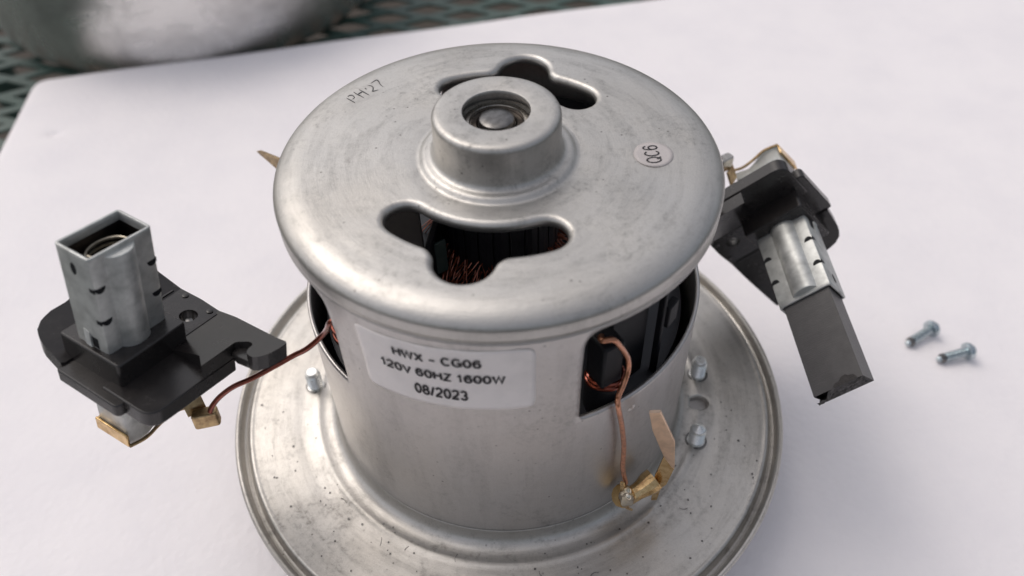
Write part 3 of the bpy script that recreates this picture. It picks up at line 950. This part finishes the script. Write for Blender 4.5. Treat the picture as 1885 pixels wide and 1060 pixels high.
# folded brass barrel with a solder blob round the wire end
bl = MB()
bl.tube(spline([(25.6, -43.2, 13.5), (28.2, -42.2, 11.6), (31.2, -40.8, 12.0), (34.4, -39.0, 13.2)], 6), [2.6, 2.8, 2.9, 2.8, 2.7, 2.5, 2.3, 2.2, 2.1, 2.1, 2.1, 2.2, 2.3, 2.5, 2.7, 2.9, 2.9, 2.9, 2.9], 11)
bo = bl.build('terminal_barrel', 'brass', fw, smooth=True, sharp=25)
plate('barrel_wing', 'brass', [(25.2, -43.6, 20.5), (26.2, -43.8, 20.0), (26.8, -45.2, 12), (29.0, -44.2, 8.0), (27.6, -43.8, 8.4), (25.6, -44.4, 12)], .6, fw)
bm = bmesh.new(); bmesh.ops.create_icosphere(bm, subdivisions=3, radius=1)
sv = []
for v in bm.verts:
    k_ = 1 + .22 * math.sin(v.co.x * 4 + 1) * math.sin(v.co.z * 3.3) + .12 * math.sin(v.co.y * 6)
    sv.append((26.9 + v.co.x * 1.7 * k_, -44.6 + v.co.y * 1.6 * k_, 15.2 + v.co.z * 3.4 * k_ + v.co.x * -.8))
sf = [tuple(v.index for v in f.verts) for f in bm.faces]; bm.free()
mesh_obj('solder_blob', sv, sf, 'solder', fw, True)
# rear terminals only just showing beside the cap
plate('rear_terminal', 'brass_dull', [(-67.6, 48.4, 49.0), (-66.4, 47.2, 50.0), (-58.5, 38.0, 54.0), (-57.5, 36.5, 51.5), (-60.0, 39.0, 49.5)], .8, motor)
o = MB().tube(spline([(-34, 30, 50), (-45, 33, 52), (-58.5, 37.2, 52.5)], 6), .6, 10).build('lead_wire', 'wire_copper', motor, smooth=True)
o = MB().tube(spline([(33, 32, 52), (45, 40, 47), (56, 46, 44), (63.5, 47.2, 41)], 6), .62, 10).build('lead_wire', 'wire_red', motor, smooth=True)
tm2 = MB().prism(round_poly([(-2.4, -1.4), (2.4, -1.4), (2.4, 1.4), (-2.4, 1.4)], .9, 4), -2.2, 2.2).build('crimp_terminal', 'bearing', o, bevel=.35)
tm2.matrix_local = Matrix.Translation(Vector((64.9, 47.6, 39.3)) * S) @ Matrix.Rotation(R_(30), 4, 'Z')
tm3 = MB().box(-2.2, 2.2, -.35, .35, -4, .5).build('terminal_tab', 'brass_dull', o, bevel=.1)
tm3.matrix_local = Matrix.Translation(Vector((66.6, 46.4, 37.6)) * S) @ Matrix.Rotation(R_(60), 4, 'Z') @ Matrix.Rotation(R_(-25), 4, 'X')

# ------------------------------------------------------------------ brush holders
def wing_z(x, y): return -5.8 + max(0.0, abs(y) - 6) * .36
HA, HB = 7.2, 4.5              # half sizes of the brass tube's section
HL = 23.5

def make_holder(mat4, label, carbon_len):
    h = root('brush_holder', label, 'brush holder', group='carbon brush holders of the motor', matrix=mat4)
    # --- metal tube: four walls with a raised channel on +y and -y, notches along the corners
    t = MB()
    th = .55
    def section(z, bul):
        """outer outline, ccw from (-x,-y); bul = height of the channel bulge"""
        c = .7
        p = [(-HA + c, -HB)]
        p += [(HA - c, -HB), (HA - .2, -HB + .2), (HA, -HB + c), (HA, HB - c), (HA - .2, HB - .2), (HA - c, HB)]
        for k in range(13):
            a = k / 12
            x = 3.9 - 6.7 * a
            e = max(0, 1 - abs(2 * a - 1) ** 2.4) ** .8
            p.append((x, HB + bul * e))
        p += [(-HA + c, HB), (-HA + .2, HB - .2), (-HA, HB - c), (-HA, -HB + c), (-HA + .2, -HB + .2)]
        return p
    zs = [(-26.5, 0), (-9, 0), (-8, 1.9), (0.5, 1.9), (21.9, 1.9), (22.3, 1.7), (22.45, 0), (HL, 0)]
    secs = [section(z, b) for z, b in zs]
    n_ = len(secs[0])
    vs = [(x, y, z) for (z, b), s_ in zip(zs, secs) for x, y in s_]
    # wavy cut at the clip end
    vs = [(x, y, z + (1.4 * math.sin((x + 7) * .42) if i < n_ and y > 3 else 0)) for i, (x, y, z) in enumerate(vs)]
    fs = [(i * n_ + k, i * n_ + (k + 1) % n_, (i + 1) * n_ + (k + 1) % n_, (i + 1) * n_ + k) for i in range(len(zs) - 1) for k in range(n_)]
    t.add(vs, fs)
    to = t.build('brush_tube', 'tube', h, smooth=True, sharp=28)
    md = to.modifiers.new('thickness', 'SOLIDIFY'); md.thickness = th * S; md.offset = -1
    b = to.modifiers.new('bevel', 'BEVEL'); b.width = .12 * S; b.segments = 1; b.limit_method = 'ANGLE'; b.angle_limit = R_(50)
    # punched lances along the corners and the hole and slit in the narrow side
    for x, z in ((HA, 15.9), (HA, 8.0), (-HA, 15.5), (-HA, 7.7)):
        sx = 1 if x > 0 else -1
        m_ = MB()
        pl_ = [(1.15 * math.cos(R_(a)), 1.35 * math.sin(R_(a)) * (.7 if a < 180 else 1)) for a in range(180, 361, 20)]
        q = [((sx * (HA - 1.25)) + px * 1.0, z + 0.5 + pz) for px, pz in pl_]
        vs = [(a, HB + .03, c_) for a, c_ in q] + [(a, HB - .5, c_) for a, c_ in q]
        k_ = len(q)
        fs = [tuple(range(k_)), tuple(range(k_, 2 * k_))[::-1]] + [(i, k_ + i, k_ + (i + 1) % k_, (i + 1) % k_) for i in range(k_)]
        m_.add(vs, fs)
        # the part wrapping round the corner on the narrow side
        m_.box(min(sx * (HA + .03), sx * (HA - .5)), max(sx * (HA + .03), sx * (HA - .5)), HB - 1.5, HB - .2, z - .5, z + .5)
        m_.build('notch', 'plastic_in', to)
    m_ = MB()
    ov = [(.75 * math.cos(R_(a)) - .3, 1.45 * math.sin(R_(a)) + 19.4) for a in range(0, 360, 24)]
    vs = [(HA + .03, a, c_) for a, c_ in ov] + [(HA - .5, a, c_) for a, c_ in ov]; k_ = len(ov)
    m_.add(vs, [tuple(range(k_)), tuple(range(k_, 2 * k_))[::-1]] + [(i, k_ + i, k_ + (i + 1) % k_, (i + 1) % k_) for i in range(k_)])
    m_.build('round_hole', 'plastic_in', to)
    # bent spring tab just above the collar
    plate_pts = [(HA + .1, -1.7, 3.9), (HA + 1.0, -.3, 1.2), (HA + .9, 1.0, .9), (HA + .1, -.2, 3.6)]
    m_ = MB(); P = [Vector(p) for p in plate_pts]
    m_.add(P + [p - Vector((.4, 0, 0)) for p in P], [(0, 1, 2, 3), (7, 6, 5, 4), (0, 4, 5, 1), (1, 5, 6, 2), (2, 6, 7, 3), (3, 7, 4, 0)])
    m_.build('lance', 'tube', to)
    m_ = MB().box(HA - .3, HA + .03, -.6, 2.0, .2, 2.8); m_.build('lance_slot', 'plastic_in', to)
    # --- phenolic body
    body = MB()
    wing = [(-1.8, 19.6), (-11.0, 20.0), (-11.3, 21.3), (-11.9, 23.2), (-11.2, 24.6), (-9.3, 24.7), (-8.2, 25.6), (-7.4, 27.6), (-7.9, 29.3), (-9.6, 30.6), (-12.0, 31.2), (-14.0, 31.4), (-14.7, 27.7), (-16.4, 21.2),
            (-18.8, 12.1), (-19.8, 6), (-20.3, 0), (-20.2, -6), (-19.6, -13), (-18.0, -25.7), (-14, -25.2), (-6, -19.5), (0, -16.9), (4.2, -16.9), (7.0, -16.2), (9.2, -14.7), (10.3, -12.4), (10.8, -7.5), (10.9, -6.0), (0, -6), (-4.2, 6), (-4.6, 16)]
    hole_c = (-14.6, 2.1)
    hole = [(hole_c[0] + 2.0 * math.cos(R_(a)), hole_c[1] + 2.0 * math.sin(R_(a))) for a in range(0, 360, 15)]
    wp = resample(wing[::-1] if False else wing, 1.1)
    area = sum(wp[i - 1][0] * wp[i][1] - wp[i][0] * wp[i - 1][1] for i in range(len(wp)))
    if area < 0: wp = wp[::-1]
    gr = [(-21 + i * 1.5, -26 + j * 1.5) for i in range(23) for j in range(40)]
    gr = [q for q in gr if inside(q, offset_poly(wp, -.5)) and math.hypot(q[0] - hole_c[0], q[1] - hole_c[1]) > 2.6]
    # ridge lines get their own points so that the fold is crisp
    for yy in (-6.0, 6.0):
        gr += [(-19.5 + i * .8, yy) for i in range(20) if math.hypot(-19.5 + i * .8 - hole_c[0], yy - hole_c[1]) > 2.6 and inside((-19.5 + i * .8, yy), offset_poly(wp, -.5))]
    v2, f2 = fill_sheet([wp], [hole], gr)
    wg = MB()
    nv = len(v2)
    f2 = [f if (Vector(v2[f[1]]) - Vector(v2[f[0]])).cross(Vector(v2[f[2]]) - Vector(v2[f[0]])) > 0 else f[::-1] for f in f2]
    cnt = {}
    for f in f2:
        for i in range(len(f)): cnt[(f[i], f[(i + 1) % len(f)])] = 1
    rimq = [(p, q) for p, q in cnt if (q, p) not in cnt]
    wg.add([(x, y, wing_z(x, y)) for x, y in v2] + [(x, y, wing_z(x, y) - 3.8) for x, y in v2],
           f2 + [tuple(i + nv for i in f[::-1]) for f in f2] + [(q, p, p + nv, q + nv) for p, q in rimq])
    wo = wg.build('wing_plate', 'plastic', h, smooth=True, sharp=14)
    b = wo.modifiers.new('bevel', 'BEVEL'); b.width = .3 * S; b.segments = 2; b.limit_method = 'ANGLE'; b.angle_limit = R_(50)
    MB().prism([(-12.5, 19.6), (-9.4, 20.2), (-8.3, 22.6), (-7.7, 26.4), (-12.5, 26.4)], lambda x, y: wing_z(x, y) - 3.75, lambda x, y: wing_z(x, y) - 1.7).build('notch_floor', 'plastic', wo, bevel=.2)
    # raised rib along each fold, small moulded pips
    for yy in (6.6, -6.6):
        MB().box(-18.5, -8.8, yy - .3, yy + .3, -6.2, -5.35).build('fold_rib', 'plastic', wo, bevel=.15)
    for xx, yy in ((-18.4, 4.6), (-19.0, -3.4)):
        MB().lathe([(.75, -5.9), (.75, -5.6), (.55, -5.5), (.01, -5.5)], 16, c=(xx, yy, 0)).build('moulded_pip', 'plastic', wo, smooth=True, sharp=40)
    MB().lathe([(.01, -7.8), (.8, -7.8), (.8, -6.6), (.01, -6.4)], 12, c=(-14.2, 2.6, 0)).build('hole_pin', 'steel_dark', wo)
    # collar
    MB().prism(round_poly([(-8.6, -8.4), (8.5, -8.4), (8.5, 8.4), (-8.6, 8.4)], .9, 4), -9.6, 0).build('collar', 'plastic', h, bevel=.35)
    # lower lobe on the channel side, lip, sleeve, peg
    lobe = round_poly([(10.6, 5.0), (10.9, 18.6), (-11, 19.3), (-11, 5.0)], [0, 3.6, 0, 0], 8)
    MB().prism(lobe, -9.6, -5.7).build('lobe', 'plastic', h, bevel=.3)
    lipp = round_poly([(6, -6.3), (12.2, -6.4), (12.5, 11.3), (6, 11.0)], [0, .8, 1.6, 0], 5)
    MB().prism(lipp, -9.4, -6.3).build('lip', 'plastic', h, bevel=.3)
    MB().prism(round_poly([(-8.4, -6.5), (8.3, -6.5), (8.3, 6.6), (-8.4, 6.6)], .8, 3), -14.2, -9.3).build('sleeve', 'plastic', h, bevel=.3)
    MB().box(8.6, 10.6, -4.6, -2.2, -12.0, -9.2).build('peg', 'plastic', h, bevel=.3)
    # --- brass clip round the tail of the tube
    c = MB()
    c.box(HA + .05, HA + .65, -HB - .3, HB + .3, -26.9, -23.6)
    c.box(HA - 3.0, HA + .3, -HB - .6, -HB - .02, -26.7, -24.2)
    co = c.build('spring_clip', 'brass', h, bevel=.15)
    st = MB().tube(spline([(HA + .4, HB + .5, -26.6), (3.5, HB + .75, -27.3), (0, HB + .8, -26.4), (-4, HB + .75, -26.0), (-7.4, HB + .9, -27.2)], 5), .42, 8).build('clip_wire', 'brass_dull', co, smooth=True)
    # --- inside the tube
    m_ = MB()
    pts = []
    turns = 7
    zt = 20.6 if not carbon_len else 6.0
    for i in range(turns * 20):
        a = 2 * math.pi * i / 20
        pts.append((4.4 * math.cos(a) - .2, 3.25 * math.sin(a), zt - 1.3 * i / 20))
    m_.tube(pts, .34, 7)
    m_.build('spring', 'spring', h, smooth=True)
    iv = []
    for z in (-20, HL - 2.0):
        iv += [(x * (HA - .62), y * (HB - .62), z) for x, y in ((-1, -1), (1, -1), (1, 1), (-1, 1))]
    MB().add(iv, [(0, 4, 5, 1), (1, 5, 6, 2), (2, 6, 7, 3), (3, 7, 4, 0)]).build('tube_shade_liner', 'sleeve', h)  # added dark liner, its colour imitates shade on the inner walls
    MB().box(-HA + .7, HA - .7, -HB + .7, HB - .7, -20, zt - 5.5).build('tube_shade_plug', 'plastic_in', h)  # added black block, stands for the shade deep in the tube
    if carbon_len:
        e = HL + carbon_len
        cb = MB()
        X, Y = 6.25, 3.7
        # worn end slightly oblique, one corner broken off
        N1 = 9
        vs = []
        for (x, y) in ((-X, -Y), (X, -Y), (X, Y), (-X, Y)):
            vs.append((x, y, 8))
        for (x, y) in ((-X, -Y), (X, -Y), (X, Y), (-X, Y)):
            vs.append((x, y, e + (.1 if y > 0 else -1.4) - .02 * x))
        cb.add(vs, [(3, 2, 1, 0), (0, 1, 5, 4), (1, 2, 6, 5), (2, 3, 7, 6), (3, 0, 4, 7)])
        bo_ = cb.build('carbon_brush', 'carbon', h)
        # broken, uneven end face
        ev, ef = [], []
        nx, ny = 22, 12
        rnd = random.Random(5)
        for j in range(ny + 1):
            for i in range(nx + 1):
                x = -X + 2 * X * i / nx; y = -Y + 2 * Y * j / ny
                z = e + (.1 * (y + Y) / (2 * Y) - 1.4 * (Y - y) / (2 * Y)) - .02 * x
                ed = i in (0, nx) or j in (0, ny)
                if not ed: z += rnd.uniform(-.25, .25)
                if x < -2.6 and y > .4: z += (1.5 + .5 * rnd.random()) * min(1, (-x - 2.6) / .8) * min(1, (y - .4) / 1.2)
                if j >= ny - 2 and x > .5: z -= (.35 + .25 * rnd.random()) * math.sin((x - .5) / 5.8 * math.pi) * (j - ny + 3) / 3
                ev.append((x * .999, y * .999, z))
        for j in range(ny):
            for i in range(nx):
                a = j * (nx + 1) + i
                ef.append((a, a + 1, a + nx + 2, a + nx + 1))
        mesh_obj('broken_end', ev, ef, 'fracture', bo_)
        # flake missing from the front edge: a dark rough scar
        sc_ = [(-1.2, -.3), (-.4, -.9), (.6, -1.1), (1.4, -1.9), (2.4, -2.1), (3.2, -1.5), (4.3, -1.3), (4.9, -.4), (4.6, .1), (-.8, .1)]
        MB().add([(x, Y + .04, e + z) for x, z in sc_] + [(x, Y - .6, e + z) for x, z in sc_], [tuple(range(10)), tuple(range(10, 20))[::-1]] + [(i, (i + 1) % 10, 10 + (i + 1) % 10, 10 + i) for i in range(10)]).build('chip_scar', 'fracture', bo_)
    return h

def mat_from(rows, t):
    m = Matrix(rows).to_4x4()
    m.translation = Vector(t) * S
    # keep the rotation exact
    q = m.to_quaternion().normalized()
    return Matrix.Translation(Vector(t) * S) @ q.to_matrix().to_4x4()
HLm = mat_from([[-0.5115, 0.8448, 0.1573], [-0.837, -0.5312, 0.1311], [0.1943, -0.0646, 0.9788]], [-78.28, -27.7, 62.42])
HRm = mat_from([[0.7384, -0.6734, 0.0368], [-0.0367, -0.0947, -0.9948], [0.6734, 0.7332, -0.0946]], [78.36, 23.25, 32.79])
make_holder(HLm, 'black brush holder left of the motor, its empty metal tube pointing up', 0)
make_holder(HRm, 'black brush holder right of the motor with a carbon block sticking out', 26.2)

# ------------------------------------------------------------------ two loose screws on the foam
def loose_screw(tail, head, label):
    a, b = Vector(tail), Vector(head)
    d = (b - a); L = d.length; ang = math.atan2(d.y, d.x)
    r, hr = 1.5, 2.85
    tilt = math.atan2(hr - r, L - 2.2)
    r0 = root('machine_screw', label, 'screw', (a.x, a.y, ZF), 'loose screws on the foam')
    mtx = Matrix.Rotation(ang, 4, 'Z') @ Matrix.Rotation(R_(90) - tilt, 4, 'Y')
    off = Matrix.Translation(Vector((0, 0, r + .2)) * S)
    pr = [(.01, 0), (r - .75, 0), (r - .6, .35), (r - .55, 2.2)]
    z = 2.4
    while z < L - 3.4:
        pr += [(r - .32, z), (r, z + .26), (r, z + .36)]; z += .7
    pr += [(r - .2, z), (r - .2, L - 2.7)]
    s_ = MB().lathe(pr[::-1], 24).build('shank', 'zinc_blue', r0, smooth=True, sharp=30)
    hd = MB().lathe([(r - .3, L - 2.7), (hr - .2, L - 2.7), (hr, L - 2.45), (hr, L - 1.5), (hr - .35, L - .9), (hr - 1.2, L - .35), (1.6, L - .1), (1.2, L - .1), (1.0, L - 1.2), (.01, L - 1.3)][::-1], 28).build('head', 'zinc_blue', r0, smooth=True, sharp=35)
    tp = MB().lathe([(r - .5, 1.1), (r + .03, 1.3), (r + .03, 2.2), (r - .4, 2.4)][::-1], 20).build('tip_groove', 'steel_dark', r0, smooth=True, sharp=30)
    for o in (s_, hd, tp): o.matrix_local = off @ mtx
loose_screw((130.6, 27.6, ZF), (142.0, 33.6, ZF), 'small zinc screw on the foam, the farther of two, its head pointing up right')
loose_screw((138.0, 20.8, ZF), (150.2, 23.0, ZF), 'small zinc screw on the foam, the nearer of two, lying almost level')

# ------------------------------------------------------------------ hairs and grit on the flange (loose dirt)
gr = MB()
rg = random.Random(3)
for k in range(90):
    a = R_(rg.uniform(-178, -2)); r = rg.uniform(51, 70.2)
    x, y = r * math.cos(a), r * math.sin(a)
    s_ = rg.uniform(.08, .24)
    z = fl_z(x, y) + .02
    gr.box(x - s_, x + s_ * rg.uniform(.6, 1.6), y - s_, y + s_, z, z + s_ * .8)
for (x, y) in ((-26.4, -48.4), (-32.5, -46.9), (-14, -52), (6, -55), (-42, -35), (20, -56), (44, -40)):
    a = rg.uniform(0, 6.28); c = rg.uniform(-.9, .9)
    pts = [(x + t * 1.5 * math.cos(a + c * t), y + t * 1.5 * math.sin(a + c * t), fl_z(x, y) + .12) for t in (0, .3, .6, 1.0, 1.4)]
    gr.tube(pts, .07, 5)
o = gr.build('grit', 'steel_dark', motor); o['kind'] = 'stuff'
